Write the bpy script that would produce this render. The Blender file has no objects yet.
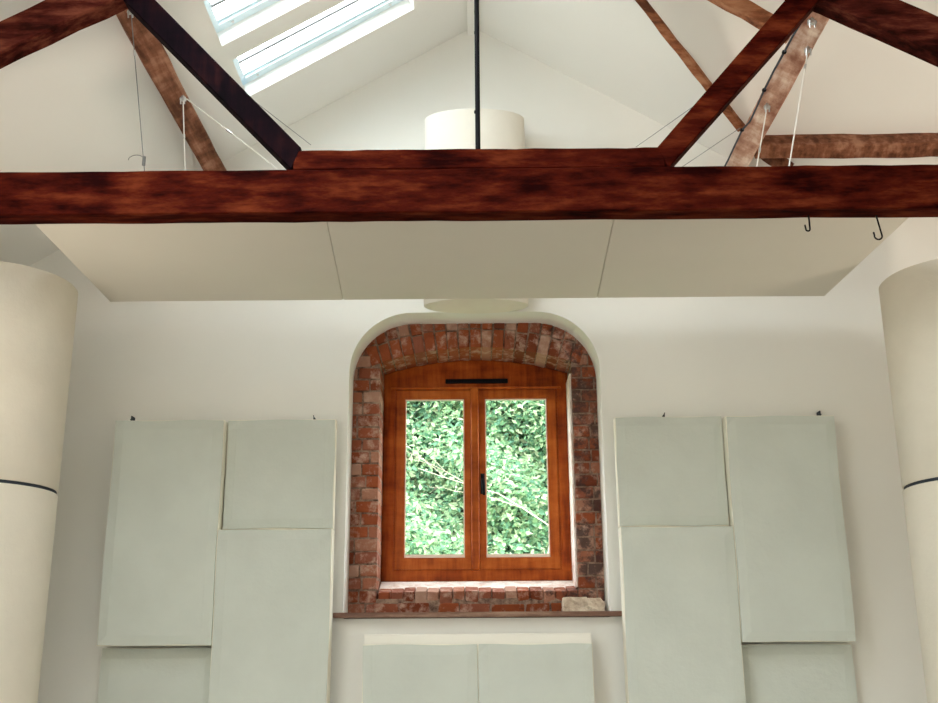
import bpy, bmesh, math, random
from mathutils import Vector, Matrix
random.seed(7)
C = bpy.context.scene.collection
PI = math.pi
# ------------------------------------------------------------------ camera
F = 1073.25; PITCH = math.radians(16.025); ROLL = math.radians(-0.359); YAW = math.radians(0.31)
cam = bpy.data.cameras.new('camera'); cam.sensor_width = 36; cam.lens = 36 * F / 938
cam.clip_start = 0.05; cam.clip_end = 200
co = bpy.data.objects.new('camera', cam); C.objects.link(co)
CM = Matrix.Rotation(YAW, 4, 'Z') @ Matrix.Rotation(PI / 2 + PITCH, 4, 'X') @ Matrix.Rotation(ROLL, 4, 'Z')
co.matrix_world = CM
bpy.context.scene.camera = co

def at(u, v, y):
    """point of the plane Y=y seen at photograph position (u, v)"""
    d = CM.to_3x3() @ Vector(((u - 469) / F, (351.5 - v) / F, -1))
    return d * (y / d.y)

# ------------------------------------------------------------------ materials
def nt(name, base, rough=0.6, spec=0.3):
    m = bpy.data.materials.new(name); m.use_nodes = True
    n = m.node_tree; b = n.nodes['Principled BSDF']
    b.inputs['Base Color'].default_value = (*base, 1); b.inputs['Roughness'].default_value = rough
    b.inputs['Specular IOR Level'].default_value = spec
    return m, n, b

def noise(n, scale, detail=4, vec=None, rough=0.55):
    t = n.nodes.new('ShaderNodeTexNoise'); t.inputs['Scale'].default_value = scale
    t.inputs['Detail'].default_value = detail; t.inputs['Roughness'].default_value = rough
    if vec: n.links.new(vec, t.inputs['Vector'])
    return t.outputs['Fac']

def coords(n, scale=(1, 1, 1), rot=(0, 0, 0)):
    c = n.nodes.new('ShaderNodeTexCoord'); mp = n.nodes.new('ShaderNodeMapping')
    mp.inputs['Scale'].default_value = scale; mp.inputs['Rotation'].default_value = rot
    n.links.new(c.outputs['Object'], mp.inputs['Vector']); return mp.outputs['Vector']

def ramp(n, fac, stops):
    r = n.nodes.new('ShaderNodeValToRGB'); e = r.color_ramp.elements
    while len(e) < len(stops): e.new(0.5)
    for i, (p, c) in enumerate(stops): e[i].position = p; e[i].color = (*c, 1)
    n.links.new(fac, r.inputs['Fac']); return r.outputs['Color']

def mix(n, fac, a, b, mode='MIX'):
    x = n.nodes.new('ShaderNodeMix'); x.data_type = 'RGBA'; x.blend_type = mode
    if isinstance(fac, float): x.inputs[0].default_value = fac
    else: n.links.new(fac, x.inputs[0])
    for k, s in ((6, a), (7, b)):
        if isinstance(s, tuple): x.inputs[k].default_value = (*s, 1)
        else: n.links.new(s, x.inputs[k])
    return x.outputs[2]

def bump(n, b, h, strength=0.2, dist=0.01):
    x = n.nodes.new('ShaderNodeBump'); x.inputs['Strength'].default_value = strength
    x.inputs['Distance'].default_value = dist
    n.links.new(h, x.inputs['Height']); n.links.new(x.outputs['Normal'], b.inputs['Normal'])

def plaster(name, c, var=0.03, bs=0.15):
    m, n, b = nt(name, c, 0.85, 0.2)
    v = coords(n)
    f = noise(n, 1.7, 5, v)
    lo = tuple(max(0, k - var) for k in c); hi = tuple(min(1, k + var) for k in c)
    n.links.new(ramp(n, f, [(0.3, lo), (0.7, hi)]), b.inputs['Base Color'])
    bump(n, b, noise(n, 22, 4, v), bs, 0.004)
    return m

def timber(name, dark, mid, light, grain=(2, 30, 30), rough=0.55, spec=0.3, p=(0.33, 0.5, 0.7), bs=0.5, blotch=1.0):
    m, n, b = nt(name, mid, rough, spec)
    v = coords(n, grain)
    f = noise(n, 1.0, 6, v, 0.65)
    v2 = coords(n, (1.5, 4, 4)); f2 = noise(n, 2.2, 5, v2, 0.6)
    add = n.nodes.new('ShaderNodeMath'); add.operation = 'MULTIPLY_ADD'
    n.links.new(f2, add.inputs[0]); add.inputs[1].default_value = 0.9 * blotch; 
    sub = n.nodes.new('ShaderNodeMath'); sub.operation = 'SUBTRACT'
    n.links.new(f, sub.inputs[0]); sub.inputs[1].default_value = 0.45 * blotch
    n.links.new(sub.outputs[0], add.inputs[2])
    n.links.new(ramp(n, add.outputs[0], list(zip(p, (dark, mid, light)))), b.inputs['Base Color'])
    bump(n, b, f, bs, 0.006)
    return m

M = {}
M['wall'] = plaster('wall_plaster', (0.81, 0.805, 0.775), 0.012)
M['ceil'] = plaster('ceiling_plaster', (0.83, 0.825, 0.805), 0.008, 0.05)
M['white'] = plaster('white_paint', (0.84, 0.82, 0.77), 0.01, 0.03)
M['board'] = plaster('canopy_board', (0.72, 0.69, 0.62), 0.012, 0.03)
M['truss'] = timber('truss_timber', (0.010, 0.0005, 0.0004), (0.048, 0.0048, 0.0020), (0.13, 0.025, 0.009), (5, 22, 22), 0.75, 0.02, (0.3, 0.52, 0.80))
M['strut_dark'] = timber('black_brown_timber', (0.002, 0.001, 0.002), (0.0055, 0.002, 0.004), (0.015, 0.004, 0.005), (26, 26, 2.5), 0.75, 0.03)
M['rafter'] = timber('rafter_timber', (0.014, 0.002, 0.001), (0.050, 0.008, 0.005), (0.13, 0.035, 0.020), (4, 24, 24), 0.75, 0.03)
M['purlin'] = timber('brown_purlin', (0.09, 0.030, 0.014), (0.21, 0.080, 0.042), (0.38, 0.19, 0.12), (20, 2, 20), 0.7, 0.15, (0.3, 0.5, 0.72))
M['purlin_pale'] = timber('limewashed_purlin', (0.28, 0.12, 0.08), (0.52, 0.30, 0.22), (0.82, 0.66, 0.56), (12, 3, 12), 0.8, 0.1, (0.3, 0.5, 0.75))
M['valley'] = timber('orange_brown_timber', (0.10, 0.028, 0.010), (0.27, 0.095, 0.040), (0.42, 0.19, 0.10), (4, 20, 20), 0.6, 0.2)
M['window_wood'] = timber('varnished_window_wood', (0.22, 0.036, 0.004), (0.42, 0.092, 0.011), (0.58, 0.17, 0.028), (18, 18, 2), 0.4, 0.15, (0.25, 0.5, 0.8), 0.08)
M['frame_wood_shaded'] = timber('shade_toned_frame_wood', (0.13, 0.016, 0.002), (0.31, 0.055, 0.006), (0.50, 0.12, 0.016), (18, 18, 2), 0.4, 0.12, (0.25, 0.5, 0.8), 0.08)  # window wood darkened so the recess shade is in the frame colour
M['ledge'] = timber('ledge_wood', (0.10, 0.05, 0.035), (0.19, 0.10, 0.07), (0.33, 0.21, 0.15), (3, 20, 20), 0.6)
M['floor'] = timber('floor_wood', (0.36, 0.32, 0.27), (0.44, 0.39, 0.34), (0.50, 0.45, 0.40), (14, 1, 10), 0.5)

def fabric(name, c):
    m, n, b = nt(name, c, 0.95, 0.1); v = coords(n)
    f = noise(n, 3.5, 4, v)
    n.links.new(ramp(n, f, [(0.3, tuple(k * 0.955 for k in c)), (0.7, tuple(k * 1.03 for k in c))]), b.inputs['Base Color'])
    w = noise(n, 9, 5, v, 0.7)
    bump(n, b, w, 0.35, 0.012)
    return m
M['panel'] = fabric('grey_green_fabric', (0.60, 0.64, 0.60))
M['panel_edge'] = fabric('pale_piping', (0.90, 0.88, 0.78))
M['column'] = fabric('column_fabric', (0.76, 0.715, 0.625))
M['drum'] = fabric('drum_fabric', (0.84, 0.80, 0.72))
M['black'] = nt('black_iron', (0.006, 0.006, 0.008), 0.6, 0.1)[0]
M['seam'] = nt('dark_seam', (0.035, 0.045, 0.06), 0.7)[0]
m, n, b = nt('steel', (0.62, 0.62, 0.62), 0.3); b.inputs['Metallic'].default_value = 1; M['steel'] = m
M['wire_white'] = nt('white_cord', (0.86, 0.84, 0.8), 0.6)[0]
M['wire_grey'] = nt('grey_wire', (0.22, 0.23, 0.24), 0.5)[0]
M['skyframe'] = nt('skylight_frame_paint', (0.66, 0.78, 0.84), 0.4)[0]
M['bead'] = nt('pale_glazing_bead', (0.85, 0.83, 0.76), 0.4)[0]

def glass():
    m = bpy.data.materials.new('window_glass'); m.use_nodes = True; n = m.node_tree; n.nodes.clear()
    o = n.nodes.new('ShaderNodeOutputMaterial'); t = n.nodes.new('ShaderNodeBsdfTransparent'); g = n.nodes.new('ShaderNodeBsdfGlossy')
    g.inputs['Roughness'].default_value = 0.02; t.inputs['Color'].default_value = (0.96, 0.98, 0.96, 1)
    x = n.nodes.new('ShaderNodeMixShader'); x.inputs[0].default_value = 0.012
    n.links.new(t.outputs[0], x.inputs[1]); n.links.new(g.outputs[0], x.inputs[2]); n.links.new(x.outputs[0], o.inputs[0])
    return m
M['glass'] = glass()

def brick():
    m, n, b = nt('old_red_brick', (0.3, 0.1, 0.06), 0.85, 0.15)
    g = n.nodes.new('ShaderNodeNewGeometry'); v = coords(n)
    c1 = ramp(n, g.outputs['Random Per Island'], [(0.0, (0.16, 0.038, 0.018)), (0.35, (0.30, 0.075, 0.028)), (0.6, (0.24, 0.085, 0.055)), (0.8, (0.34, 0.13, 0.075)), (1.0, (0.42, 0.26, 0.20))])
    pale = ramp(n, noise(n, 13, 6, v, 0.7), [(0.50, (0, 0, 0)), (0.68, (1, 1, 1))])
    c2 = mix(n, pale, c1, (0.52, 0.35, 0.28))
    # soot / damp blotches on the old bricks
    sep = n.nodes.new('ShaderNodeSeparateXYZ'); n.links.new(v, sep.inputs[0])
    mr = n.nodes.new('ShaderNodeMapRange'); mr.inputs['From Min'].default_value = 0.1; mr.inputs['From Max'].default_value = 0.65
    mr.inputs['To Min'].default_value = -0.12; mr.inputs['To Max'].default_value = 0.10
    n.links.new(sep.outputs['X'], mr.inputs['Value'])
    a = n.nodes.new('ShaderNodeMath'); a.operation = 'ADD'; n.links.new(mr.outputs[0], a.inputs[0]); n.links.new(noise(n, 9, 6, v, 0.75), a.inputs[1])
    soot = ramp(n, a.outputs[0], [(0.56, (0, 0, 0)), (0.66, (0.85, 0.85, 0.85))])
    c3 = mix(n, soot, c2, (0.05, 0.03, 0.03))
    n.links.new(c3, b.inputs['Base Color'])
    bump(n, b, noise(n, 40, 6, v, 0.7), 0.8, 0.01)
    return m
M['brick'] = brick()
m, n, b = nt('lime_mortar', (0.40, 0.29, 0.22), 0.95, 0.1); v = coords(n)
n.links.new(ramp(n, noise(n, 16, 6, v, 0.7), [(0.35, (0.09, 0.045, 0.035)), (0.6, (0.36, 0.25, 0.19))]), b.inputs['Base Color']); bump(n, b, noise(n, 60, 5, v), 0.8, 0.01); M['mortar'] = m
m, n, b = nt('white_lime_render', (0.78, 0.70, 0.64), 0.9, 0.1); v = coords(n)
n.links.new(ramp(n, noise(n, 14, 6, v, 0.7), [(0.35, (0.62, 0.47, 0.41)), (0.55, (0.84, 0.76, 0.72))]), b.inputs['Base Color']); bump(n, b, noise(n, 50, 5, v), 0.6, 0.01); M['render'] = m
m, n, b = nt('pale_stone', (0.72, 0.60, 0.48), 0.9, 0.1); v = coords(n)
n.links.new(ramp(n, noise(n, 18, 6, v, 0.7), [(0.32, (0.52, 0.40, 0.30)), (0.6, (0.80, 0.70, 0.58))]), b.inputs['Base Color']); bump(n, b, noise(n, 40, 5, v), 0.9, 0.015); M['stone'] = m

def leaf_mat(name, stops):
    m, n, b = nt(name, (0.1, 0.3, 0.08), 0.55, 0.25)
    g = n.nodes.new('ShaderNodeNewGeometry')
    c = ramp(n, g.outputs['Random Per Island'], stops)
    n.links.new(c, b.inputs['Base Color'])
    tr = n.nodes.new('ShaderNodeBsdfTranslucent'); n.links.new(c, tr.inputs['Color'])
    x = n.nodes.new('ShaderNodeMixShader'); x.inputs[0].default_value = 0.35
    n.links.new(b.outputs[0], x.inputs[1]); n.links.new(tr.outputs[0], x.inputs[2])
    n.links.new(x.outputs[0], n.nodes['Material Output'].inputs[0]); return m
M['leaf'] = leaf_mat('hedge_leaf', [(0, (0.09, 0.22, 0.14)), (0.4, (0.17, 0.33, 0.17)), (0.75, (0.32, 0.45, 0.25)), (1, (0.60, 0.66, 0.44))])
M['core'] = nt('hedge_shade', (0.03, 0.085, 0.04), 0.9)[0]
M['twig'] = nt('pale_twig', (0.62, 0.52, 0.42), 0.8)[0]
M['grass'] = plaster('grass', (0.14, 0.24, 0.08), 0.05, 0.5)

# ------------------------------------------------------------------ object helpers
def obj(name, bm, mat, parent=None, smooth=False):
    me = bpy.data.meshes.new(name); bmesh.ops.recalc_face_normals(bm, faces=bm.faces[:])
    bm.to_mesh(me); bm.free(); me.materials.append(M[mat] if isinstance(mat, str) else mat)
    if smooth:
        for p in me.polygons: p.use_smooth = True
    o = bpy.data.objects.new(name, me); C.objects.link(o)
    if parent: o.parent = parent
    return o

def center(o):
    """put the origin of a parentless mesh at its base centre"""
    vs = [v.co for v in o.data.vertices]
    c = Vector(((min(v.x for v in vs) + max(v.x for v in vs)) / 2, (min(v.y for v in vs) + max(v.y for v in vs)) / 2, min(v.z for v in vs)))
    return c

def tag(o, label, cat, group=None, kind=None):
    if label: o['label'] = label
    if cat: o['category'] = cat
    if group: o['group'] = group
    if kind: o['kind'] = kind
    return o

def thing(name, label, cat, group=None):
    o = bpy.data.objects.new(name, None); C.objects.link(o); o.empty_display_size = 0.1
    return tag(o, label, cat, group)

def settle(root):
    """move an Empty (built with its parts in world coordinates) to the base of its parts"""
    ch = [o for o in C.objects if o.parent == root]
    allc = ch + [o for o in C.objects if o.parent in ch]
    vs = [v.co for o in allc for v in o.data.vertices]
    c = Vector(((min(v.x for v in vs) + max(v.x for v in vs)) / 2, (min(v.y for v in vs) + max(v.y for v in vs)) / 2, min(v.z for v in vs)))
    root.location = c
    for o in ch: o.location = -c
    return root

def struct(o): o['kind'] = 'structure'; return o

def box(bm, x0, x1, y0, y1, z0, z1, bev=0.0, seg=2, mtx=None):
    r = bmesh.ops.create_cube(bm, size=1)
    vs = r['verts']
    bmesh.ops.scale(bm, vec=(abs(x1 - x0), abs(y1 - y0), abs(z1 - z0)), verts=vs)
    bmesh.ops.translate(bm, vec=((x0 + x1) / 2, (y0 + y1) / 2, (z0 + z1) / 2), verts=vs)
    if bev:
        es = list({e for v in vs for e in v.link_edges})
        r2 = bmesh.ops.bevel(bm, geom=es, offset=bev, segments=seg, affect='EDGES', profile=0.5)
        vs = list({v for f in r2['faces'] for v in f.verts} | {v for v in vs if v.is_valid})
    if mtx is not None: bmesh.ops.transform(bm, matrix=mtx, verts=vs)
    return vs

def B(x0, x1, y0, y1, z0, z1, bev=0.0, seg=2):
    bm = bmesh.new(); box(bm, x0, x1, y0, y1, z0, z1, bev, seg); return bm

def beam(p, q, w, h, up=Vector((0, 0, 1)), bev=0.006, seg=14, wob=0.004, bm=None, seed=0):
    """squared timber from p to q (centre line); w across, h along 'up'; slightly uneven arrises"""
    bm = bm or bmesh.new(); rnd = random.Random(seed)
    d = (q - p); L = d.length; d.normalize(); s = d.cross(up).normalized(); u = s.cross(d).normalized()
    prev = None
    prof = [(-w / 2 + bev, -h / 2), (w / 2 - bev, -h / 2), (w / 2, -h / 2 + bev), (w / 2, h / 2 - bev), (w / 2 - bev, h / 2), (-w / 2 + bev, h / 2), (-w / 2, h / 2 - bev), (-w / 2, -h / 2 + bev)]
    for i in range(seg + 1):
        c = p + d * L * i / seg; j = [rnd.uniform(-wob, wob) for _ in range(4)]
        ring = []
        for a, bb in prof:
            a2 = a + (j[0] if a > 0 else j[1]); b2 = bb + (j[2] if bb > 0 else j[3])
            ring.append(bm.verts.new(c + s * a2 + u * b2))
        if prev:
            for k in range(8): bm.faces.new((prev[k], prev[(k + 1) % 8], ring[(k + 1) % 8], ring[k]))
        else: bm.faces.new(ring)
        prev = ring
    bm.faces.new(prev[::-1]); return bm

def tube(pts, r, n=8, bm=None, caps=True):
    bm = bm or bmesh.new(); pts = [Vector(p) for p in pts]; prev = None
    for i, p in enumerate(pts):
        d = (pts[min(i + 1, len(pts) - 1)] - pts[max(i - 1, 0)]).normalized()
        a = Vector((0, 0, 1)) if abs(d.z) < 0.9 else Vector((0, 1, 0))
        s = d.cross(a).normalized(); u = s.cross(d).normalized()
        rr = r[i] if isinstance(r, (list, tuple)) else r
        ring = [bm.verts.new(p + (s * math.cos(2 * PI * k / n) + u * math.sin(2 * PI * k / n)) * rr) for k in range(n)]
        if prev:
            for k in range(n): bm.faces.new((prev[k], prev[(k + 1) % n], ring[(k + 1) % n], ring[k]))
        elif caps: bm.faces.new(ring)
        prev = ring
    if caps: bm.faces.new(prev[::-1])
    return bm

def lathe(cx, cy, prof, n=72, sx=1.0, sy=1.0, bm=None):
    bm = bm or bmesh.new(); prev = None
    for r, z in prof:
        ring = [bm.verts.new((cx + sx * r * math.cos(2 * PI * k / n), cy + sy * r * math.sin(2 * PI * k / n), z)) for k in range(n)]
        if prev:
            for k in range(n): bm.faces.new((prev[k], prev[(k + 1) % n], ring[(k + 1) % n], ring[k]))
        else: bm.faces.new(ring)
        prev = ring
    bm.faces.new(prev[::-1]); return bm

def fill2d(outer, holes=()):
    """flat mesh (z=0) of a polygon with holes"""
    cu = bpy.data.curves.new('tmp', 'CURVE'); cu.dimensions = '2D'; cu.fill_mode = 'BOTH'
    for poly in (outer, *holes):
        s = cu.splines.new('POLY'); s.points.add(len(poly) - 1); s.use_cyclic_u = True
        for i, (x, y) in enumerate(poly): s.points[i].co = (x, y, 0, 1)
    o = bpy.data.objects.new('tmp', cu); me = bpy.data.meshes.new_from_object(o)
    bm = bmesh.new(); bm.from_mesh(me); bmesh.ops.remove_doubles(bm, verts=bm.verts[:], dist=1e-5)
    bpy.data.objects.remove(o); bpy.data.curves.remove(cu); bpy.data.meshes.remove(me)
    return bm

def thicken(bm, vec):
    r = bmesh.ops.extrude_face_region(bm, geom=bm.faces[:], use_keep_orig=True)
    vs = [g for g in r['geom'] if isinstance(g, bmesh.types.BMVert)]
    bmesh.ops.translate(bm, vec=vec, verts=vs); return bm

def wallmesh(outer, holes, y0, y1):
    """vertical slab in the XZ plane between y0 and y1"""
    bm = fill2d(outer, holes)
    for v in bm.verts: v.co = Vector((v.co.x, y0, v.co.y))
    return thicken(bm, (0, y1 - y0, 0))

def merge(bm, src):
    me = bpy.data.meshes.new('t'); src.to_mesh(me); src.free(); bm.from_mesh(me); bpy.data.meshes.remove(me)

# ------------------------------------------------------------------ room dimensions (eye at 0,0,0; metres)
YW = 6.20; FL = -1.5; RZ = 4.003; RX = 0.006; K = 0.60
CX = 0.006                      # centre line of the window and panels
XL, XR = -3.14, 3.15            # side walls of the main room
WX = 7.0                        # end of the cross wing on the right
WY = 4.20                       # wing ridge
YB = -4.5                       # wall behind the viewer
EZ = RZ - K * (RX - XL)
hl = lambda x, y: RZ + K * (x - RX)
hr = lambda x, y: RZ - K * (x - RX)
hf = lambda x, y: RZ - K * (y - WY)
hn = lambda x, y: RZ - K * (WY - y)
WN = WY - (XR - RX)             # where the near valley meets the eaves

def slope(outer, holes, h, nrm):
    bm = fill2d(outer, holes)
    for v in bm.verts: v.co.z = h(v.co.x, v.co.y)
    return thicken(bm, Vector(nrm).normalized() * 0.13)

def rect(x0, x1, y0, y1): return [(x0, y0), (x1, y0), (x1, y1), (x0, y1)]
sky_l = [(-1.328, -0.350, 5.262, 5.672), (-1.350, -0.350, 4.692, 5.100)] + [(-2.3, -0.35, y, y + 0.9) for y in (2.5, 1.2)]  # the two large ones are unseen, added as overhead key light
sky_r = [(0.35, 1.9, y, y + 0.9) for y in (-0.6,)]  # unseen skylight, added for more top light
bm = slope([(XL - .1, YB), (RX, YB), (RX, YW + .25), (XL - .1, YW + .25)], [rect(*r) for r in sky_l], hl, (-K, 0, 1))
merge(bm, slope([(RX, YB), (XR, YB), (XR, WN), (RX, WY)], [rect(*r) for r in sky_r], hr, (K, 0, 1)))
merge(bm, slope([(RX, WY), (RX + YW - WY + .25, YW + .25), (RX, YW + .25)], [], hr, (K, 0, 1)))
merge(bm, slope([(RX, WY), (WX, WY), (WX, YW + .25), (RX + YW - WY + .25, YW + .25)], [], hf, (0, K, 1)))
merge(bm, slope([(RX, WY), (XR, WN), (WX, WN), (WX, WY)], [], hn, (0, -K, 1)))
struct(obj('ceiling', bm, 'ceil'))
bm = B(RX - 0.036, RX + 0.036, YB, YW, RZ - 0.06, RZ + 0.02)
o = struct(obj('trim_1', bm, 'ceil')); o['label'] = 'white boxed ridge board along the top of the vaulted ceiling'
bm = B(XL - .1, WX + .1, YB - .1, YW + .6, FL - .1, FL); struct(obj('floor', bm, 'floor'))

# gable wall with the round-cornered plastered opening
AX0, AX1, AZ0, AZ1, AR = CX - 0.757, CX + 0.744, 0.225, 2.029, 0.375
def rounded_opening(x0, x1, z0, z1, r, bulge=0.006, n=16):
    p = [(x0, z0), (x1, z0)]
    for i in range(n + 1):
        a = PI / 2 * i / n; p.append((x1 - r + r * math.cos(a), z1 - r + r * math.sin(a)))
    for i in range(n + 1):
        a = PI / 2 + PI / 2 * i / n; p.append((x0 + r + r * math.cos(a), z1 - r + r * math.sin(a)))
    return p
wl = [(XL - .1, FL), (WX, FL), (WX, hf(0, YW)), (RX + YW - WY, hf(0, YW)), (RX, RZ), (XL - .1, hl(XL - .1, 0))]
bm = wallmesh(wl, [rounded_opening(AX0, AX1, AZ0, AZ1, AR)], YW, YW + 0.23)
struct(obj('wall_back', bm, 'wall'))
# side walls, left one opened for an added daylight window, and wall behind viewer
wv = fill2d([(YB, FL), (YW, FL), (YW, EZ + .02), (YB, EZ + .02)], [[(-3.1, -.8), (-.1, -.8), (-.1, 1.2), (-3.1, 1.2)]])
for v in wv.verts: v.co = Vector((XL - .12, v.co.x, v.co.y))
struct(obj('wall_left', thicken(wv, (.12, 0, 0)), 'wall'))
bm = B(XR, XR + .12, YB, WN, FL, hr(XR, 0) + .0); merge(bm, B(XR + .12, WX, WN - .12, WN, FL, hn(0, WN)))
struct(obj('wall_right', bm, 'wall'))
bm = bmesh.new()
me_pts = [(WN, FL), (YW, FL), (YW, hf(0, YW)), (WY, RZ), (WN, hn(0, WN))]
wv = fill2d(me_pts)
for v in wv.verts: v.co = Vector((WX, v.co.x, v.co.y))
struct(obj('wall_wing', thicken(wv, (.12, 0, 0)), 'wall'))
fo = [(XL - .1, FL), (XR + .1, FL), (XR + .1, hr(XR + .1, 0)), (RX, RZ), (XL - .1, hl(XL - .1, 0))]
bm = wallmesh(fo, [], YB - .15, YB)
struct(obj('wall_front', bm, 'wall'))
def frame_grid(name, x0, x1, z0, z1, y, nx, nz, label):
    bm = bmesh.new(); t = 0.05
    for i in range(nx + 1):
        x = x0 + (x1 - x0) * i / nx; box(bm, x - t / 2, x + t / 2, y - .03, y + .03, z0, z1)
    for i in range(nz + 1):
        z = z0 + (z1 - z0) * i / nz; box(bm, x0, x1, y - .025, y + .025, z - t / 2, z + t / 2)
    o = struct(obj(name, bm, 'white')); o['label'] = label
    struct(obj('pane', B(x0, x1, y - .004, y + .004, z0, z1), 'glass', o)); return o

wo = frame_grid('window_7', -1.5, 1.5, -1.0, 1.0, 0, 3, 2, 'added unseen window in the left wall at the near end of the hall')  # unseen window added to bring fill daylight from the left
wo.rotation_euler.z = PI / 2; wo.location = (XL - .06, -1.6, .2)
# ------------------------------------------------------------------ brick surround (y 6.43 .. 6.72)
BY = YW + 0.23; WYF = 6.72
BX0, BX1 = CX - 0.588, CX + 0.588
SPR, CRN = 1.777, 1.869
ARC_R = (0.588 ** 2 + (CRN - SPR) ** 2) / (2 * (CRN - SPR)); ARC_Z = CRN - ARC_R
def arcz(x, dr=0.0): return ARC_Z + math.sqrt((ARC_R + dr) ** 2 - (x - CX) ** 2)
def opening_b(inset, z0):
    x0, x1 = BX0 + inset, BX1 - inset; N = 20
    return [(x0, z0), (x1, z0)] + [(x1 - (x1 - x0) * i / N, arcz(x1 - (x1 - x0) * i / N) - inset) for i in range(N + 1)]
def outer_big(): return [(AX0 - .12, .06), (AX1 + .12, .06), (AX1 + .12, AZ1 + .15), (AX0 - .12, AZ1 + .15)]
surround = bmesh.new(); rnd = random.Random(3)
def jbox(bm, x0, x1, y0, y1, z0, z1, mtx=None, j=0.005):
    vs = box(bm, x0, x1, y0, y1, z0, z1, 0)
    for v in vs: v.co += Vector((rnd.uniform(-j, j) * .5, rnd.uniform(-j, j), rnd.uniform(-j, j) * .5))
    es = list({e for v in vs for e in v.link_edges})
    r2 = bmesh.ops.bevel(bm, geom=es, offset=0.006, segments=2, affect='EDGES', profile=0.6)
    allv = list({v for f in r2['faces'] for v in f.verts} | {v for v in vs if v.is_valid})
    if mtx is not None: bmesh.ops.transform(bm, matrix=mtx, verts=allv)
row = 0; z = AZ0 + .02
while z < AZ1 + .05:
    for side in (-1, 1):
        edge = BX0 if side < 0 else BX1
        cuts = [0, .108, .225, .33] if (row + (side > 0)) % 2 else [0, .052 + rnd.uniform(0, .07), .28]
        if rnd.random() < .3: cuts = [0, .14, .3]
        for a, b_ in zip(cuts, cuts[1:]):
            if z > SPR - .03 and a < 0.03: a = 0.035
            x0, x1 = (edge - b_ + .005, edge - a - .005) if side < 0 else (edge + a + .005, edge + b_ - .005)
            dy = rnd.uniform(-.004, .004)
            jbox(surround, x0, x1, BY + dy, WYF + .06, z + .005, z + .070)
    z += .0752; row += 1
# voussoirs
step = 0.0745 / (ARC_R + .08); nv = 9
for i in range(-nv, nv + 1):
    a = i * step * 0.97
    if abs(math.sin(a) * ARC_R) > 0.62: continue
    T = Matrix.Translation((CX, 0, ARC_Z)) @ Matrix.Rotation(a, 4, 'Y')
    h1 = .118 if (i % 3 == 1) else .128
    jbox(surround, -.032, .032, BY + rnd.uniform(-.008, .002), WYF + .06, ARC_R + .002, ARC_R + h1 - .006, T)
    jbox(surround, -.032, .032, BY + rnd.uniform(-.006, .002), WYF + .06, ARC_R + h1 + .004, ARC_R + .26, T)
# brick-on-edge sill sloping down to the room, and the ragged course under it
x = BX0 + .004
while x < BX1 - .02:
    w = min(.074 + rnd.uniform(-.006, .006), BX1 - x)
    vs0 = len(surround.verts)
    T = Matrix.Translation((0, BY, .385)) @ Matrix.Rotation(math.radians(12), 4, 'X')
    jbox(surround, x + .002, x + w - .002, rnd.uniform(-.004, .004), .20, -.075, rnd.uniform(-.003, .002), T, .004)
    x += w
x = BX0 - .02
while x < BX1 + .02:
    w = rnd.uniform(.10, .21)
    jbox(surround, x + .004, x + w - .003, BY + rnd.uniform(-.008, .006), BY + .2, AZ0 + .03, AZ0 + .094 + rnd.uniform(-.012, .004), None, .011)
    x += w
sur = struct(obj('trim_2', surround, 'brick')); sur['label'] = 'old red brick surround inside the plastered arch of the window'
bm = wallmesh(outer_big(), [opening_b(-.006, .345)], BY + .009, WYF + .05)
mo = struct(obj('mortar', bm, 'mortar', sur))
# sloped lime-washed fillet under the frame and up the right jamb
bm = bmesh.new()
sec = [(6.570, .412), (6.565, .33), (6.75, .33), (6.75, .466), (6.69, .460)]
L = [bm.verts.new((BX0 - .0, y, z)) for y, z in sec]; R = [bm.verts.new((BX1 + .0, y, z)) for y, z in sec]
bm.faces.new(L); bm.faces.new(R[::-1])
for i in range(5): bm.faces.new((L[i], L[(i + 1) % 5], R[(i + 1) % 5], R[i]))
box(bm, BX1 - .006, BX1 + .004, 6.47, 6.73, .41, 1.71)
struct(obj('render_fillet', bm, 'render', sur))

# ledge board
bm = B(CX - .806, CX + .806, 6.135, YW, .228, .256, .003, 1)
merge(bm, B(AX0, AX1, YW - .002, BY + .01, .228, .2555))
o = struct(obj('trim_3', bm, 'ledge')); o['label'] = 'thin dark wooden ledge board under the brick window surround'

# ------------------------------------------------------------------ window_1
W1 = bpy.data.objects.new('window_1', None); C.objects.link(W1); struct(W1)
W1['label'] = 'varnished orange-brown timber casement window with an arched head set in old brick'
GX = [(-.4475, -.070), (.064, .4595)]; GZ = (.608, 1.617); FZ0 = .4555
# outer frame: arched outline, one hole per sash
IZ0, IZ1 = .536, 1.674
inner = [[(-.504, IZ0), (-.030, IZ0), (-.030, IZ1), (-.504, IZ1)], [(.024, IZ0), (.519, IZ0), (.519, IZ1), (.024, IZ1)]]
ow = [(BX0 - .005, FZ0), (BX1 + .005, FZ0)] + [(BX1 + .005 - (BX1 - BX0 + .01) * i / 20, arcz(BX1 + .005 - (BX1 - BX0 + .01) * i / 20) + .005) for i in range(21)]
bm = wallmesh(ow, inner, WYF, WYF + .07)
es = [e for e in bm.edges if all(abs(v.co.y - WYF) < 1e-4 for v in e.verts) and len(e.link_faces) == 2 and abs(e.calc_face_angle(0)) > 1]
bmesh.ops.bevel(bm, geom=es, offset=.009, segments=2, affect='EDGES')
obj('window_frame', bm, 'frame_wood_shaded', W1)
bm = bmesh.new()
box(bm, -.028, .022, WYF - .022, WYF + .03, IZ0 - .01, IZ1 + .01, .010, 3)      # moulded mullion cover
obj('mullion', bm, 'window_wood', W1)
bm = B(BX0 + .04, BX1 - .04, WYF - .012, WYF + .02, IZ1 + .004, IZ1 + .017, .004, 2)
obj('head_moulding', bm, 'window_wood', W1)
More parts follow.
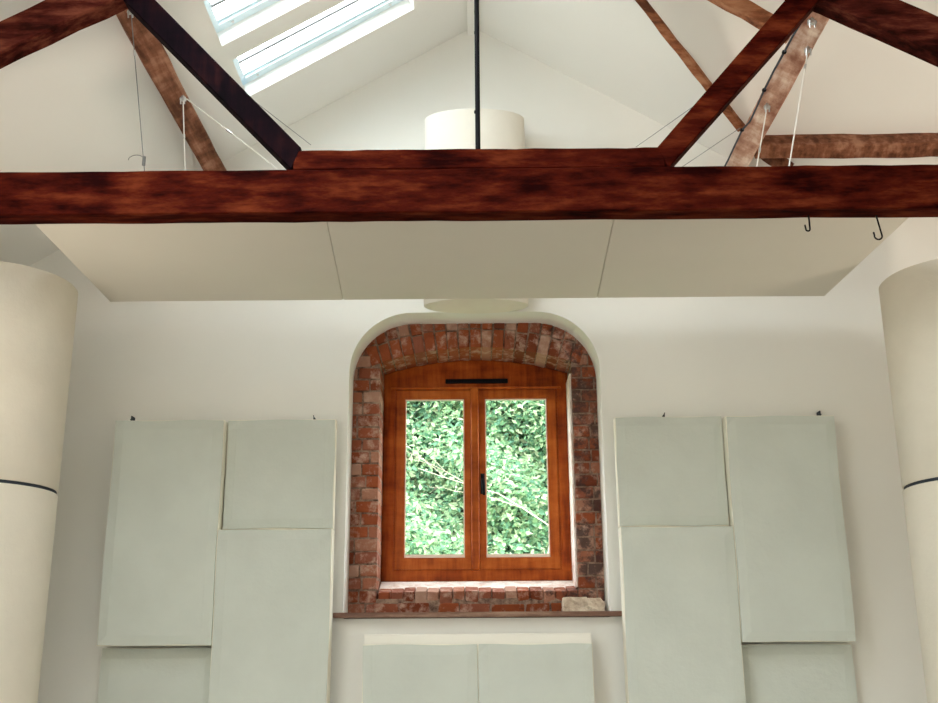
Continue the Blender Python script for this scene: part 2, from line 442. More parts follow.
for k, (g0, g1) in enumerate(GX):
    i0, i1 = inner[k][0][0] - .004, inner[k][1][0] + .004
    sash = wallmesh([(i0, IZ0 - .004), (i1, IZ0 - .004), (i1, IZ1 + .004), (i0, IZ1 + .004)], [[(g0, GZ[0]), (g1, GZ[0]), (g1, GZ[1]), (g0, GZ[1])]], WYF + .010, WYF + .06)
    es = [e for e in sash.edges if all(abs(v.co.y - WYF - .01) < 1e-4 for v in e.verts) and len(e.link_faces) == 2 and abs(e.calc_face_angle(0)) > 1]
    bmesh.ops.bevel(sash, geom=es, offset=.006, segments=2, affect='EDGES')
    s = obj('sash', sash, 'window_wood', W1)
    obj('glazing_bead', wallmesh([(g0 - .001, GZ[0] - .001), (g1 + .001, GZ[0] - .001), (g1 + .001, GZ[1] + .001), (g0 - .001, GZ[1] + .001)],
        [[(g0 + .007, GZ[0] + .022), (g1 - .007, GZ[0] + .022), (g1 - .007, GZ[1] - .008), (g0 + .007, GZ[1] - .008)]], WYF + .028, WYF + .04), 'bead', s)
    obj('pane', B(g0, g1, WYF + .031, WYF + .037, GZ[0], GZ[1]), 'glass', s)
# trickle vent and handle
bm = B(-.190, .213, WYF - .012, WYF + .01, 1.714, 1.744, .005, 2)
for i in range(22): box(bm, -.180 + i * .0174, -.180 + i * .0174 + .009, WYF - .015, WYF, 1.721, 1.737)
tag(obj('trickle_vent', bm, 'black', W1), 'black slotted vent strip in the window head', None)
bm = bmesh.new(); hx = .044
box(bm, hx - .013, hx + .013, WYF - .004, WYF + .012, 1.00, 1.13, .004, 2)
tube([(hx, WYF - .004, 1.095), (hx, WYF - .04, 1.09), (hx + .002, WYF - .052, 1.075), (hx + .006, WYF - .055, 1.03), (hx + .008, WYF - .05, .985)], [.009, .009, .011, .010, .008], 10, bm)
tag(obj('handle', bm, 'black', W1, True), 'black casement handle', None)

# ------------------------------------------------------------------ skylights
def skylight(name, r, label, vis=True):
    x0, x1, y0, y1 = r
    h = hl if x1 < 0 else hr
    root = bpy.data.objects.new(name, None); C.objects.link(root); struct(root); root['label'] = label
    sgn = -1 if x1 < 0 else 1
    n_ = Vector((sgn * K, 0, 1)).normalized()
    def slab(xa, xb, ya, yb, d0, d1, name, mat, parent, bm=None, fin=True):
        bm = bm or bmesh.new(); vs = []
        for d in (d0, d1):
            for (x, y) in ((xa, ya), (xb, ya), (xb, yb), (xa, yb)):
                vs.append(bm.verts.new(Vector((x, y, h(x, y))) + n_ * d))
        for f in ((0, 1, 2, 3), (7, 6, 5, 4), (0, 4, 5, 1), (1, 5, 6, 2), (2, 6, 7, 3), (3, 7, 4, 0)): bm.faces.new([vs[i] for i in f])
        if fin: return obj(name, bm, mat, parent)
        return bm
    e = .03; bm = bmesh.new(); ox = .0
    slab(x0 - e, x0 + .035, y0 - e, y1 + e, .085, .15, '', '', None, bm, False)
    slab(x1 - .035, x1 + e, y0 - e, y1 + e, .085, .15, '', '', None, bm, False)
    slab(x0, x1, y0 - e, y0 + .03, .085, .15, '', '', None, bm, False)
    slab(x0, x1, y1 - .055, y1 + e, .085, .15, '', '', None, bm, False)
    slab(x0, x1, y1 - .075, y1 - .05, .10, .13, '', '', None, bm, False)
    fr = obj('window_frame', bm, 'skyframe', root); struct(fr)
    ym = (y0 + y1) / 2 + .0
    b2 = slab(x0 + .03, x1 - .03, ym - .014, ym + .006, .095, .117, 'glazing_bar', 'wire_grey', fr)
    g = slab(x0 + .03, x1 - .03, y0 + .03, y1 - .05, .118, .122, 'pane', 'glass', fr)
    if vis:
        bm = bmesh.new()
        for xx in (x0 + .10, x1 - .10): tube([Vector((xx, y1 - .03, h(xx, 0))) + n_ * .078, Vector((xx, y1 - .03, h(xx, 0))) + n_ * .09], .008, 8, bm)
        obj('screw_cap', bm, 'steel', fr)
    return root
skylight('window_2', sky_l[0], 'roof skylight nearest the gable wall in the left ceiling slope')
skylight('window_3', sky_l[1], 'roof skylight in the left ceiling slope, further from the gable wall')
for i, r in enumerate(sky_l[2:] + sky_r): skylight('window_%d' % (4 + i), r, 'added unseen roof skylight nearer the other end of the hall', False)

# ------------------------------------------------------------------ roof truss
TY = 3.95; TD = 0.10; ym = TY + TD / 2
def at_y(u, v): return at(u, v, TY)
def plank(pts, y0, y1, seed=0, bev=.004):
    """timber with a polygonal face in XZ"""
    bm = wallmesh([(p.x, p.z) for p in pts], [], y0, y1)
    bmesh.ops.bevel(bm, geom=[e for e in bm.edges if e.calc_face_angle(0) > .4], offset=bev, segments=1, affect='EDGES')
    return bm
T = thing('roof_truss', 'dark reddish-brown roof truss spanning the hall with a black iron king rod', 'roof truss')
tz0 = (at(0, 214, TY).z + at(938, 209, TY).z) / 2; tz1 = (at(0, 170, TY).z + at(938, 166, TY).z) / 2
tb = obj('tie_beam', beam(Vector((XL, ym, (tz0 + tz1) / 2)), Vector((XR + .6, ym, (tz0 + tz1) / 2)), TD, tz1 - tz0, Vector((0, 0, 1)), .005, 60, .0018, seed=2), 'truss', T)
bl = at_y(290, 148); br = at_y(665, 148)
sz1 = (bl.z + br.z) / 2
obj('straining_beam', beam(Vector((bl.x + .015, ym, (tz1 + sz1) / 2 + .001)), Vector((br.x - .005, ym, (tz1 + sz1) / 2 + .001)), TD - .012, sz1 - tz1 - .002, Vector((0, 0, 1)), .004, 20, .002, seed=4), 'truss', T)
nodeL = at_y(128, 5); nodeR = at_y(816, 5)
def strut(foot_a, foot_b, top_a, top_b, mat, label, seed):
    pts = [at_y(*foot_a), at_y(*foot_b), at_y(*top_a), at_y(*top_b)]
    for p in pts[:2]: pass
    o = obj('strut', plank(pts, TY + .006, TY + TD - .006), mat, T)
    o['label'] = label; return o
strut((291, 168.5), (301, 147), (154, -2), (122, -2), 'strut_dark', 'almost black raking strut on the left of the truss', 1)
strut((669, 167), (657, 147), (790, -6), (820, -2), 'truss', 'dark red-brown raking strut on the right of the truss', 2)
# principal rafters
def rafter(pa, pb, pa2, pb2, x_out, x_in, mat, lb):
    a, b_ = at_y(*pa), at_y(*pb); c, d = at_y(*pa2), at_y(*pb2)
    f1 = lambda x: a.z + (b_.z - a.z) * (x - a.x) / (b_.x - a.x)
    sl = (b_.z - a.z) / (b_.x - a.x)
    hgt = c.z - f1(c.x)
    pts = [Vector((x_out, 0, f1(x_out))), Vector((x_in, 0, f1(x_in))), Vector((x_in, 0, f1(x_in) + hgt)), Vector((x_out, 0, f1(x_out) + hgt))]
    mid = [(p + q) / 2 for p, q in ((pts[0], pts[3]), (pts[1], pts[2]))]
    for p in mid: p.y = ym
    n_ = (mid[1] - mid[0]).normalized(); perp = hgt * abs(n_.x)
    o = obj('rafter', beam(mid[0], mid[1], TD, perp, Vector((0, 0, 1)), .008, 24, .003, seed=11 + int(x_out > 0)), mat, T); o['label'] = lb
rafter((0, 53), (110, 1), (0, 20), (35, 3), -2.75, CX - .02, 'rafter', 'dark brown principal rafter on the left')
rafter((823, 1), (938, 51), (938, 15), (895, -4), 2.8, CX + .02, 'rafter', 'dark brown principal rafter on the right')
kr = bmesh.new(); kx = at_y(478, 148).x
tube([(kx, ym, sz1 - .01), (kx, ym, RZ - .32)], .0105, 12, kr)
for z_ in (sz1 + .004,): tube([(kx, ym, z_ - .006), (kx, ym, z_ + .004)], .017, 6, kr)
o = obj('king_rod', kr, 'black', T); o['label'] = 'thin black iron rod rising to the ridge'
for vv in (5, 26, 106):
    kn = bmesh.new(); p = at_y(475.5, vv); box(kn, p.x - .006, p.x + .006, ym - .006, ym + .006, p.z - .006, p.z + .006, .002, 1); obj('rod_clip', kn, 'black', T)
settle(T)

# hooks under the tie beam
for k, (u, v0, v1, s) in enumerate(((807, 219, 231, -1), (878, 218, 239.5, -1))):
    y = TY + .07; p = at(u + 2, v0, y); q = at(u, v1, y)
    r = (.0085 if k == 0 else .0155); h = p.z - q.z
    lean = 0 if k == 0 else -.014
    pts = [(p.x + lean, y, tz0 + .03), (p.x + lean, y, tz0 - .005), (p.x, y, q.z + r)]
    for i in range(1, 10):
        a = PI * i / 9 * (1.08); pts.append((p.x - r + r * math.cos(a), y, q.z + r - r * math.sin(a)))
    pts.append((p.x - 2 * r - .002, y, q.z + r + (.016 if k else .018)))
    tag(obj('hook', tube(pts, 0.0036, 8), 'black', None, True),
        'small black J-hook under the tie beam, the one nearer the window' if k == 0 else 'larger black J-hook under the tie beam, the one nearer the right-hand column', 'hook', 'iron hooks under the tie beam')

# ------------------------------------------------------------------ purlins
pw, pd = .122, .17
def roofpoint(x, y, below, h, sgn): 
    n_ = Vector((sgn * K, 0, 1)).normalized(); return Vector((x, y, h(x, y))) - n_ * below
for side, mat, x, lb in ((-1, 'purlin', -1.653, 'mid-brown purlin running back along the left ceiling slope'), (1, 'purlin_pale', 1.676, 'pale limewashed purlin running back along the right ceiling slope')):
    h = hl if side < 0 else hr; n_ = Vector((side * K, 0, 1)).normalized()
    a = roofpoint(x, -1.0, pd / 2 - .004, h, side); b_ = roofpoint(x, YW - .002, pd / 2 - .004, h, side)
    tag(obj('purlin', beam(a, b_, pw, pd, n_, .008, 50, .003, seed=21 + side), mat), lb, 'beam')
# valley rafter of the cross wing
def vp(x): return Vector((x, WY + (x - RX), hr(x, 0)))
d = .05
def vray(u, v):
    d_ = at(u, v, 1.0); return d_ * ((RX - WY) / (d_.x - d_.y))
a, b_ = vray(642, -3), vray(742, 126)
dd = (b_ - a); a = a - dd * .55
tag(obj('valley_rafter', beam(a, b_, .05, .085, Vector((0, 0, 1)), .006, 20, .0025, seed=31), 'valley'), 'slim orange-brown valley rafter slanting down the right ceiling to the pale purlin', 'beam')
# free rafter between ridge and purlin
a = at(712, -4, 4.78); b_ = at(792, 40, 4.78); dd = (b_ - a).normalized()
a = a - dd * .75
tag(obj('common_rafter', beam(Vector((a.x, 4.78, a.z + .03)), Vector((b_.x, 4.78, b_.z + .03)), .06, .085, Vector((0, 0, 1)), .006, 14, .004, seed=33), 'valley'), 'red-brown rafter glimpsed behind the right strut, ending on the pale purlin', 'beam')
# purlin of the wing
a = at(758, 147, 5.86); zc = hf(0, 5.86) - .10
bm = beam(Vector((a.x - .02, 5.86, a.z)), Vector((WX - .05, 5.86, a.z + .02)), .10, .125, Vector((0, K, 1)).normalized(), .008, 40, .0035, seed=35)
tag(obj('purlin', bm, 'purlin'), 'brown timber running level to the right edge behind the tie beam', 'beam')
a = at(787, 160, 5.9); b_ = at(768, 156, 5.9)
tag(obj('corbel', beam(at(762, 152, 5.95), at(790, 170, 5.95), .07, .07, Vector((0, 0, 1)), .008, 5, .006, seed=36), 'purlin'), 'stubby brown brace end under the level timber behind the tie beam', 'beam')

# ------------------------------------------------------------------ hanging canopy: three boards
CZ = 1.85; 
cb = at(108, 300, 5.87); cbr = at(825, 298, 5.87); CZ = (cb.z + cbr.z) / 2
cy0, cy1 = 4.45, 5.87
j1 = at(343, 299, 5.87).x; j2 = at(597, 299, 5.87).x
edges = [cb.x, j1, j2, cbr.x]
def on_canopy(u, v):
    d_ = at(u, v, 1.0); return d_ * (CZ / d_.z)
lines = []
for (u0, v0, u1, v1) in ((32, 222, 108, 300), (327.5, 224, 343, 299), (613, 223, 597, 298.5), (907, 220, 823, 298)):
    a, b_ = on_canopy(u0, v0), on_canopy(u1, v1)
    f = lambda y: a + (b_ - a) * ((y - a.y) / (b_.y - a.y))
    lines.append((f(cy0), f(cy1)))
names = ['left-hand board of the flat white canopy hanging behind the tie beam', 'middle board of the flat white canopy hanging behind the tie beam', 'right-hand board of the flat white canopy hanging behind the tie beam']
for i in range(3):
    (p0, q0), (p1, q1) = lines[i], lines[i + 1]; e = .0012
    bm = fill2d([(p0.x + e, p0.y), (p1.x - e, p1.y), (q1.x - e, q1.y), (q0.x + e, q0.y)])
    for v in bm.verts: v.co.z = CZ
    thicken(bm, (0, 0, .04)); bmesh.ops.bevel(bm, geom=bm.edges[:], offset=.003, segments=1, affect='EDGES')
    tag(obj('ceiling_board', bm, 'board'), names[i], 'acoustic panel', 'canopy boards')

# ------------------------------------------------------------------ suspension wires
def clampb(p, parent, s=.016):
    bm = bmesh.new(); box(bm, p.x - s, p.x + s, p.y - .012, p.y + .012, p.z - s * .6, p.z + s * .6, .004, 2)
    tube([p + Vector((-s * .6, -.013, 0)), p + Vector((-s * .6, .0, -.03))], .004, 6, bm); tube([p + Vector((s * .6, -.013, 0)), p + Vector((s * .6, .0, -.03))], .004, 6, bm)
    tube([p + Vector((0, -.02, .012)), p + Vector((0, .012, .012))], .009, 8, bm)
    return obj('clamp', bm, 'steel', parent)
def wire(label, p, q, mat='wire_white', r=.0028, ferr=None, clamp=True, extra=None, sag=0.0):
    t = thing('suspension_wire', label, 'wire', 'wires holding the canopy')
    n = 10; pts = [p.lerp(q, i / n) - Vector((0, 0, sag * 4 * (i / n) * (1 - i / n))) for i in range(n + 1)]
    obj('wire', tube(pts, r, 6), mat, t)
    if clamp: clampb(p, t)
    if ferr:
        for f in ferr:
            a, b2 = p.lerp(q, f), p.lerp(q, f + .03); obj('ferrule', tube([a, b2], .006, 8), 'steel', t)
    if extra: extra(t)
    settle(t); return t
def purl(u, v, side):
    """point just under a purlin's lower face along the ray (u,v)"""
    h = hl if side < 0 else hr; x = (-1.653 if side < 0 else 1.676)
    d_ = at(u, v, 1.0); n_ = Vector((side * K, 0, 1)).normalized()
    p0 = roofpoint(x, 0, pd + .004, h, side)
    tt = p0.dot(n_) / d_.dot(n_)
    return d_ * tt
top = CZ + .04
def cpt(x, y): return Vector((x, y, top))
pL1, pL2 = purl(131, 12, -1), purl(183, 99, -1)
pR1, pR2, pR3 = purl(767, 107, 1), purl(812, 22, 1), purl(808, 50, 1)
def through(p, u, v):
    """end on the canopy top, aimed so the wire passes photograph position (u,v)"""
    d_ = at(u, v, 1.0)
    best = None
    for k in range(200):
        y = 4.5 + k * .0068
        q0 = d_ * y
        if q0.z <= top or q0.z >= p.z: continue
        t = (p.z - top) / (p.z - q0.z); e = p + (q0 - p) * t
        sc = abs(e.y - min(max(e.y, cy0 + .1), cy1 - .1)) + abs(e.x - min(max(e.x, edges[0] + .05), edges[3] - .05)) + .05 * abs(q0.y - p.y)
        if best is None or sc < best[0]: best = (sc, e)
    return best[1]
def hang_extra(t):
    p = at(144, 160, 4.95)
    obj('turnbuckle', tube([p + Vector((0, 0, .018)), p - Vector((0, 0, .03))], .009, 8), 'wire_grey', t)
    pts = [p + Vector((-.095 * math.sin(a), 0, .0 + .05 * math.sin(a) * 0 + .045 * math.sin(a * 1.0) - .02 * (a / PI))) for a in [PI / 2 * i / 8 for i in range(9)]]
    pts = [p + Vector((-.04 + .04 * math.cos(a) , 0, .028 * math.sin(a) - .0)) for a in [PI * i / 10 for i in range(11)]]
    obj('wire_loop', tube(pts, .002, 6), 'wire_grey', t)
wire('thin grey wire dropping beside the left brown purlin, with a loop at its foot', pL1, through(pL1, 144, 166), 'wire_grey', .0022, [.2], True, hang_extra)
wire('white cord dropping steeply from the lower clamp of the left brown purlin', pL2, through(pL2, 185, 168), 'wire_white', .003, [.25])
wire('white cord slanting right from the lower clamp of the left brown purlin', pL2 + Vector((.02, .0, 0)), through(pL2, 272, 166), 'wire_white', .003, [.22], False)
wire('fine dark wire crossing the ceiling left of the dark strut foot', purl(160, 28, -1), at(311, 145, 5.4), 'wire_grey', .0018, None, False)
wire('short white cord hanging from the lower clamp of the pale purlin', pR1, through(pR1, 757, 166), 'wire_white', .0032, [.3])
wire('long white cord hanging from the edge of the pale purlin', pR3, through(pR3, 789, 167), 'wire_white', .0034, [.1])
wire('fine dark wire crossing the ceiling behind the right strut', purl(783, 43, 1), at(636, 147, 5.4), 'wire_grey', .0018, None, False)
wire('fine dark wire slanting left from the dark cable beside the pale purlin', purl(740, 128, 1), at(682, 167, 5.55), 'wire_grey', .0018, None, False)
t = thing('clamp', 'bright steel clamp at the top of the pale purlin', 'clamp'); clampb(pR2, t, .02).name = 'clamp_body'; settle(t)

# black cable clipped beside the pale purlin
t = thing('power_cable', 'black cable clipped along the left edge of the pale purlin', 'cable')
cps = [(801, 20), (793, 33), (784, 50), (774, 68), (764, 88), (757, 104), (750, 119), (742, 128), (734, 145), (729, 156), (722, 170)]
pts = [purl(u, v, 1) + Vector((0, 0, -.012)) for u, v in cps]
obj('cable', tube(pts, .0055, 8), 'seam', t)
for i in (2, 4, 7): p = pts[i]; obj('cable_clip', B(p.x - .010, p.x + .010, p.y - .010, p.y + .010, p.z - .008, p.z + .008, .003, 1), 'black', t)
settle(t)

# ------------------------------------------------------------------ acoustic wall panels
def panel(label, x0, x1, yf, z0, z1, thick=.10, seed=0, clip=None, low=False):
    t = thing('acoustic_panel', label, 'acoustic panel', 'fabric wall panels')
    rnd_ = random.Random(seed); bm = bmesh.new()
    nx, nz = 12, max(6, int(12 * (z1 - z0) / (x1 - x0)))
    # cushion-like wrapped front
    grid = []
    for j in range(nz + 1):
        rowv = []
        for i in range(nx + 1):
            fx, fz = i / nx, j / nz
            e = min(fx, 1 - fx) * (x1 - x0); e2 = min(fz, 1 - fz) * (z1 - z0); ee = min(e, e2)
            dy = .008 * max(0, 1 - ee / .03) ** 2 - .0015 * math.sin(7 * fx + seed) * math.sin(5 * fz + seed)
            wx = (.0025 * math.sin(9 * fz + seed)) if i in (0, nx) else 0
            wz = (.003 * math.sin(8 * fx + seed * 2)) if j in (0, nz) else 0
            rowv.append(bm.verts.new((x0 + (x1 - x0) * fx + wx, yf + dy, z0 + (z1 - z0) * fz + wz)))
        grid.append(rowv)
    for j in range(nz):
        for i in range(nx): bm.faces.new((grid[j][i], grid[j][i + 1], grid[j + 1][i + 1], grid[j + 1][i]))
    rim = grid[0] + [grid[j][nx] for j in range(1, nz + 1)] + grid[nz][-2::-1] + [grid[j][0] for j in range(nz - 1, 0, -1)]
    back = [bm.verts.new((v.co.x, yf + thick, v.co.z)) for v in rim]
    m = len(rim)
    for i in range(m): bm.faces.new((rim[i], rim[(i + 1) % m], back[(i + 1) % m], back[i]))
    bm.faces.new(back[::-1])
    o = obj('panel_front', bm, 'panel', t)
    # pale wrapped edge just behind the face
    g = .0035
    eb = wallmesh([(x0 - g, z0 - g), (x1 + g, z0 - g), (x1 + g, z1 + g), (x0 - g, z1 + g)], [[(x0 + .02, z0 + .02), (x1 - .02, z0 + .02), (x1 - .02, z1 - .02), (x0 + .02, z1 - .02)]], yf + .018, yf + thick + .002)
    o = obj('piping', eb, 'panel_edge', t); o['label'] = 'pale wrapped edge'
    # stand-off battens to the wall
    if yf + thick + .004 < YW - .03 and not low:
        for zz in ((z0 + .15), (z1 - .19)): obj('batten', B(x0 + .06, x1 - .06, yf + thick + .002, YW - .001, zz, zz + .04), 'white', t)
    if clip:
        cbm = bmesh.new()
        for cxp in clip: box(cbm, cxp - .003, cxp + .003, YW - .06, YW - .001, z1 + .02, z1 + (.064 if yf < 6 else .036)); tube([(cxp, YW - .06, z1 + .035), (cxp, YW - .075, z1 + .04)], .003, 6, cbm)
        obj('hanging_clip', cbm, 'seam', t)
    settle(t); return t
zA0, zA1 = .086, 1.323
mL = lambda a: CX - a; mR = lambda a: CX + a
zB0, zB1, zC = .717, 1.3375, .700
panel('tall grey-green fabric panel left of the window, beside the left-hand column', mL(2.058), mL(1.442), 5.98, zA0, zA1, .10, 1, [mL(2.02)])
panel('square grey-green fabric panel just left of the window', mL(1.428), mL(.814), 6.05, zB0, zB1, .08, 2, [mL(.95)])
panel('grey-green fabric panel under the square one left of the window', mL(1.434), mL(.808), 5.98, -.55, zC, .12, 3)
panel('grey-green fabric panel set back in shade under the tall panel on the left', mL(2.070), mL(1.442), 6.11, -.80, .07, .06, 4)
panel('tall grey-green fabric panel right of the window, beside the right-hand column', mR(1.425), mR(2.034), 5.98, zA0, zA1, .10, 5, [mR(2.01)])
panel('square grey-green fabric panel just right of the window', mR(.803), mR(1.411), 6.05, zB0, zB1, .08, 6, [mR(1.1)])
panel('grey-green fabric panel under the square one right of the window', mR(.800), mR(1.416), 5.98, -.55, zC, .12, 7)
panel('grey-green fabric panel set back in shade under the tall panel on the right', mR(1.425), mR(2.050), 6.11, -.80, .07, .06, 8)
panel('low grey-green fabric panel centred below the ledge, left one of the pair', mL(.617), mL(.004), 5.98, -.65, .079, .07, 9, None, True)
panel('low grey-green fabric panel centred below the ledge, right one of the pair', mR(.004), mR(.614), 5.98, -.65, .079, .07, 10, None, True)
tag(obj('backing_box', B(mL(.621), mR(.618), 6.058, YW - .001, -.7, .137, .003, 1), 'white'), 'white boxed backing behind the low pair of fabric panels under the ledge', 'backing box')

# ------------------------------------------------------------------ corner columns
def column(label, cx, cy, r, ztop, zj):
    t = thing('round_column', label, 'column', 'white columns in the corners')
    top_ = lathe(cx, cy, [(r - .004, zj + .008), (r, zj + .012), (r, ztop - .006), (r - .006, ztop)], 96)
    obj('upper_section', top_, 'column', t, False)
    lo = lathe(cx, cy, [(r - .002, FL), (r, FL + .01), (r, zj - .012), (r - .004, zj - .008)], 96)
    obj('lower_section', lo, 'column', t)
    o = obj('joint', lathe(cx, cy, [(r - .008, zj - .010), (r - .008, zj + .010)], 96), 'seam', t); o['label'] = 'dark joint between the two sections'
    for c in t.children: pass
    settle(t)
    for c in [o for o in C.objects if o.parent == t]:
        for p in c.data.polygons: p.use_smooth = abs(p.normal.z) < .5
cyy = 5.38
column('fat white round column at the left end, dark joint halfway up', -2.532, cyy, .40, 1.932, .835)
column('fat white round column at the right end, dark joint halfway up', 2.570, cyy, .40, 1.922, .828)

# oval drum high on the gable wall
t = thing('wall_drum', 'white oval drum mounted high on the gable wall behind the iron rod', 'drum')
d0 = lathe(.011, 6.055, [(.305, 2.0185), (.311, 2.022), (.311, 3.245), (.306, 3.249)], 96, 1, .46)
o = obj('shell', d0, 'drum', t)
for p in o.data.polygons: p.use_smooth = abs(p.normal.z) < .5
for zz in (2.3, 2.95): obj('wall_bracket', B(CX - .05, CX + .05, 6.17, YW - .001, zz, zz + .1), 'white', t)
settle(t)

# cracked stone block on the ledge
bm = bmesh.new()
for (x0, x1, h, tw) in ((.495, .632, .082, .0), (.634, .733, .081, .03)):
    vs = box(bm, x0, x1, 6.285, 6.40, .2565, .2565 + h, 0)
    es = list({e for v in vs for e in v.link_edges})
    bmesh.ops.subdivide_edges(bm, edges=es, cuts=3, use_grid_fill=True)
rr = random.Random(5)
for v in bm.verts:
    if v.co.z > .26: v.co += Vector((rr.uniform(-.004, .004), rr.uniform(-.005, .005), rr.uniform(-.005, .004)))
    if v.co.x > .72 and v.co.z > .325: v.co.z -= .022; v.co.x -= .006
o = tag(obj('stone_block', bm, 'stone'), 'cracked pale stone block sitting on the ledge at the right foot of the window', 'stone')

# ------------------------------------------------------------------ outdoors
g = wallmesh([(-14, FL - .3), (14, FL - .3), (14, FL - .25), (-14, FL - .25)], [], 6.9, 24); struct(obj('ground', g, 'grass'))
def hedge(name, label, x0, x1, yb, zt, n, seed, lmin, lmax):
    t = thing(name, label, 'hedge'); rn = random.Random(seed)
    z0 = FL - .25
    def surf(x, z): return yb + .35 * math.sin(x * 2.1 + seed) * math.cos(z * 1.7 + seed) + .22 * math.sin(x * 5.3 + z * 2.2) + .15 * math.sin(z * 6.1 + x * 3.1) + .25 * max(0, z - .3) 
    bm = bmesh.new(); nx, nz = 60, 44; gr = []
    for j in range(nz + 1):
        z = z0 + (zt - z0) * j / nz; gr.append([bm.verts.new((x0 + (x1 - x0) * i / nx, surf(x0 + (x1 - x0) * i / nx, z) + .16, z)) for i in range(nx + 1)])
    for j in range(nz):
        for i in range(nx): bm.faces.new((gr[j][i], gr[j][i + 1], gr[j + 1][i + 1], gr[j + 1][i]))
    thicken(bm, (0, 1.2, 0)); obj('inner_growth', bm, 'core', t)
    bm = bmesh.new()
    for k in range(n):
        if k < n * .7: x = rn.gauss(CX, .75)
        else: x = rn.uniform(x0, x1)
        z = rn.uniform(.2, 2.9) if k < n * .7 else rn.uniform(z0, zt)
        if not x0 < x < x1: continue
        cl = math.sin(x * 23 + 3 * math.sin(z * 9)) * math.sin(z * 19 + 2 * math.sin(x * 11))
        y = surf(x, z) + rn.uniform(-.07, .12) - .05 * cl
        L = rn.uniform(lmin, lmax); w = L * rn.uniform(.4, .62)
        dirv = Vector((rn.gauss(0, 1), rn.gauss(-.5, .5), rn.gauss(-.35, .7))).normalized()
        nn = Vector((rn.gauss(0, .6), -1, rn.gauss(.7, .5))).normalized(); s = dirv.cross(nn).normalized()
        c = Vector((x, y, z)); nn = s.cross(dirv)
        a, b2 = bm.verts.new(c - dirv * L / 2), bm.verts.new(c + dirv * L / 2)
        m1, m2 = bm.verts.new(c + s * w / 2 + nn * .006), bm.verts.new(c - s * w / 2 + nn * .006)
        mid = bm.verts.new(c - nn * .004)
        bm.faces.new((a, m1, mid)); bm.faces.new((m1, b2, mid)); bm.faces.new((b2, m2, mid)); bm.faces.new((m2, a, mid))
    obj('foliage', bm, 'leaf', t); settle(t)
hedge('hedge', 'tall leafy green hedge filling the view beyond the window', -4, 4, 10.2, 4.2, 26000, 2, .045, .10)
# bare twigs in front, right pane
bm = bmesh.new(); rn = random.Random(9)
def twig(p, d, L, r, dep):
    n = 7; pts = [p]; rs = [r]; dd = d.normalized()
    for i in range(n):
        dd = (dd + Vector((rn.gauss(0, .13), rn.gauss(0, .08), rn.gauss(0, .12)))).normalized(); pts.append(pts[-1] + dd * L / n); rs.append(r * (1 - .75 * (i + 1) / n))
    tube(pts, rs, 6, bm)
    if dep:
        for i in range(2, n):
            if rn.random() < .75:
                s = rn.choice((-1, 1)); twig(pts[i], dd + Vector((s * rn.uniform(.5, 1.1), rn.uniform(-.2, .2), rn.uniform(-.1, .5))), L * .5, rs[i] * .7, dep - 1)
twig(Vector((1.15, 9.45, FL - .2)), Vector((-.12, 0, 1)), 3.6, .022, 3)
twig(Vector((.95, 9.5, FL - .2)), Vector((-.05, 0, 1)), 3.2, .018, 3)
tag(obj('bare_sapling', bm, 'twig'), 'pale bare twiggy sapling in front of the hedge, seen low in the right-hand pane', 'sapling')

# ------------------------------------------------------------------ light
w = bpy.data.worlds.new('sky'); bpy.context.scene.world = w; w.use_nodes = True; n = w.node_tree
bg = n.nodes['Background']
tc = n.nodes.new('ShaderNodeTexCoord'); sp = n.nodes.new('ShaderNodeSeparateXYZ'); n.links.new(tc.outputs['Generated'], sp.inputs[0])
r = n.nodes.new('ShaderNodeValToRGB'); r.color_ramp.elements[0].position = 0.45; r.color_ramp.elements[0].color = (0.55, 0.56, 0.5, 1)
r.color_ramp.elements[1].position = 0.6; r.color_ramp.elements[1].color = (0.95, 0.99, 1.04, 1)
mr = n.nodes.new('ShaderNodeMapRange'); mr.inputs['From Min'].default_value = -1; mr.inputs['From Max'].default_value = 1
n.links.new(sp.outputs['Z'], mr.inputs['Value']); n.links.new(mr.outputs[0], r.inputs['Fac']); n.links.new(r.outputs[0], bg.inputs['Color'])
bg.inputs['Strength'].default_value = 5.0

def portal(c, nrm, sx, sy):
    l = bpy.data.lights.new('portal', 'AREA'); l.shape = 'RECTANGLE'; l.size = sx; l.size_y = sy; l.cycles.is_portal = True
    o = bpy.data.objects.new('daylight_portal', l); C.objects.link(o); o.location = c
    o.rotation_euler = Vector(nrm).to_track_quat('-Z', 'Y').to_euler()

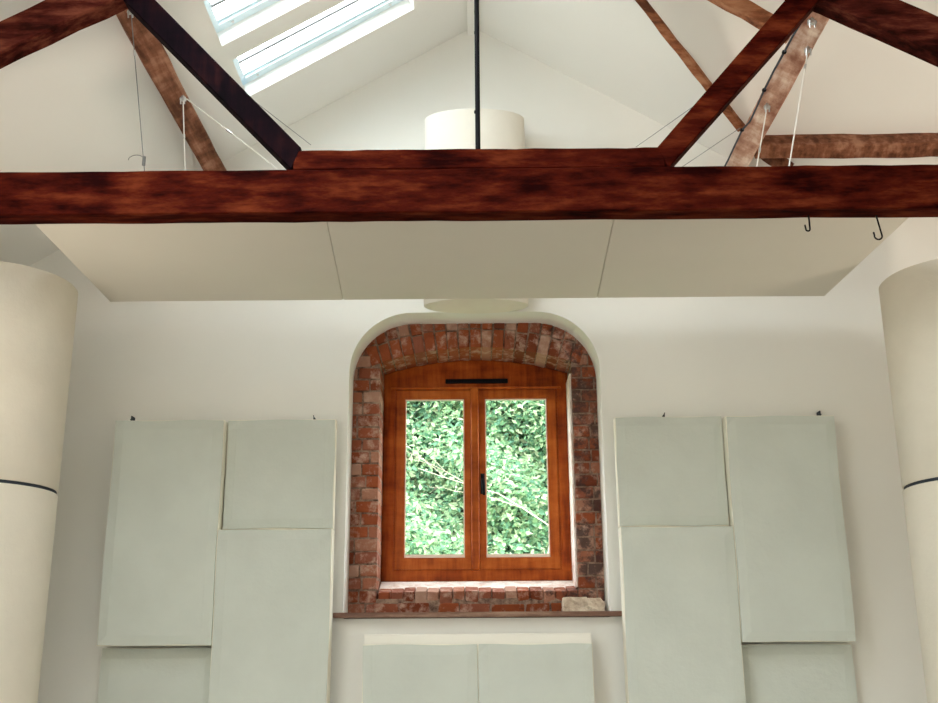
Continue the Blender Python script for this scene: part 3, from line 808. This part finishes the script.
portal((XL - .16, -1.6, .2), (1, 0, 0), 3.0, 2.0)
portal((CX, 6.85, 1.12), (0, -1, 0), 1.2, 1.5)
for r_ in sky_l + sky_r:
    x0, x1, y0, y1 = r_; s = -1 if x1 < 0 else 1; h = hl if s < 0 else hr
    n_ = Vector((s * K, 0, 1)).normalized(); c = Vector(((x0 + x1) / 2, (y0 + y1) / 2, h((x0 + x1) / 2, 0))) + n_ * .17
    l = bpy.data.lights.new('portal', 'AREA'); l.shape = 'RECTANGLE'; l.size = abs(x1 - x0) / n_.z; l.size_y = y1 - y0; l.cycles.is_portal = True
    o = bpy.data.objects.new('daylight_portal', l); C.objects.link(o)
    xa = Vector((1, 0, -s * K)).normalized(); ya = n_.cross(xa)
    o.matrix_world = Matrix((( xa.x, ya.x, n_.x, c.x), (xa.y, ya.y, n_.y, c.y), (xa.z, ya.z, n_.z, c.z), (0, 0, 0, 1)))

for nm, p_, w_ in (('hall_fill', (-2.2, -2.2, 2.0), 26), ('wing_fill', (5.2, 2.4, .3), 8)):  # unseen warm fill points, added to lift the room
    l = bpy.data.lights.new(nm, 'POINT'); l.energy = w_; l.color = (1, .82, .64); l.shadow_soft_size = .18
    o = bpy.data.objects.new(nm, l); C.objects.link(o); o.location = p_
for nm, p_, q_, w_, ang in (('left_ceiling_fill', (-2.72, 3.0, -.8), (-2.4, 4.5, 2.6), 62, 62), ('wing_ceiling_fill', (4.6, 2.6, -.6), (3.6, 5.0, 3.3), 125, 80)):  # unseen warm spots, added to brighten the left and wing ceilings
    l = bpy.data.lights.new(nm, 'SPOT'); l.energy = w_; l.color = (1, .84, .68); l.shadow_soft_size = .3; l.spot_size = math.radians(ang); l.spot_blend = 1.0
    o = bpy.data.objects.new(nm, l); C.objects.link(o); o.location = p_
    o.rotation_euler = (Vector(q_) - Vector(p_)).to_track_quat('-Z', 'Y').to_euler()
sc = bpy.context.scene
sc.view_settings.view_transform = 'Standard'; sc.view_settings.look = 'None'; sc.view_settings.gamma = 1
sc.view_settings.use_curve_mapping = False; sc.view_settings.exposure = 1.45
sc.cycles.max_bounces = 12; sc.cycles.diffuse_bounces = 8; sc.cycles.transparent_max_bounces = 16
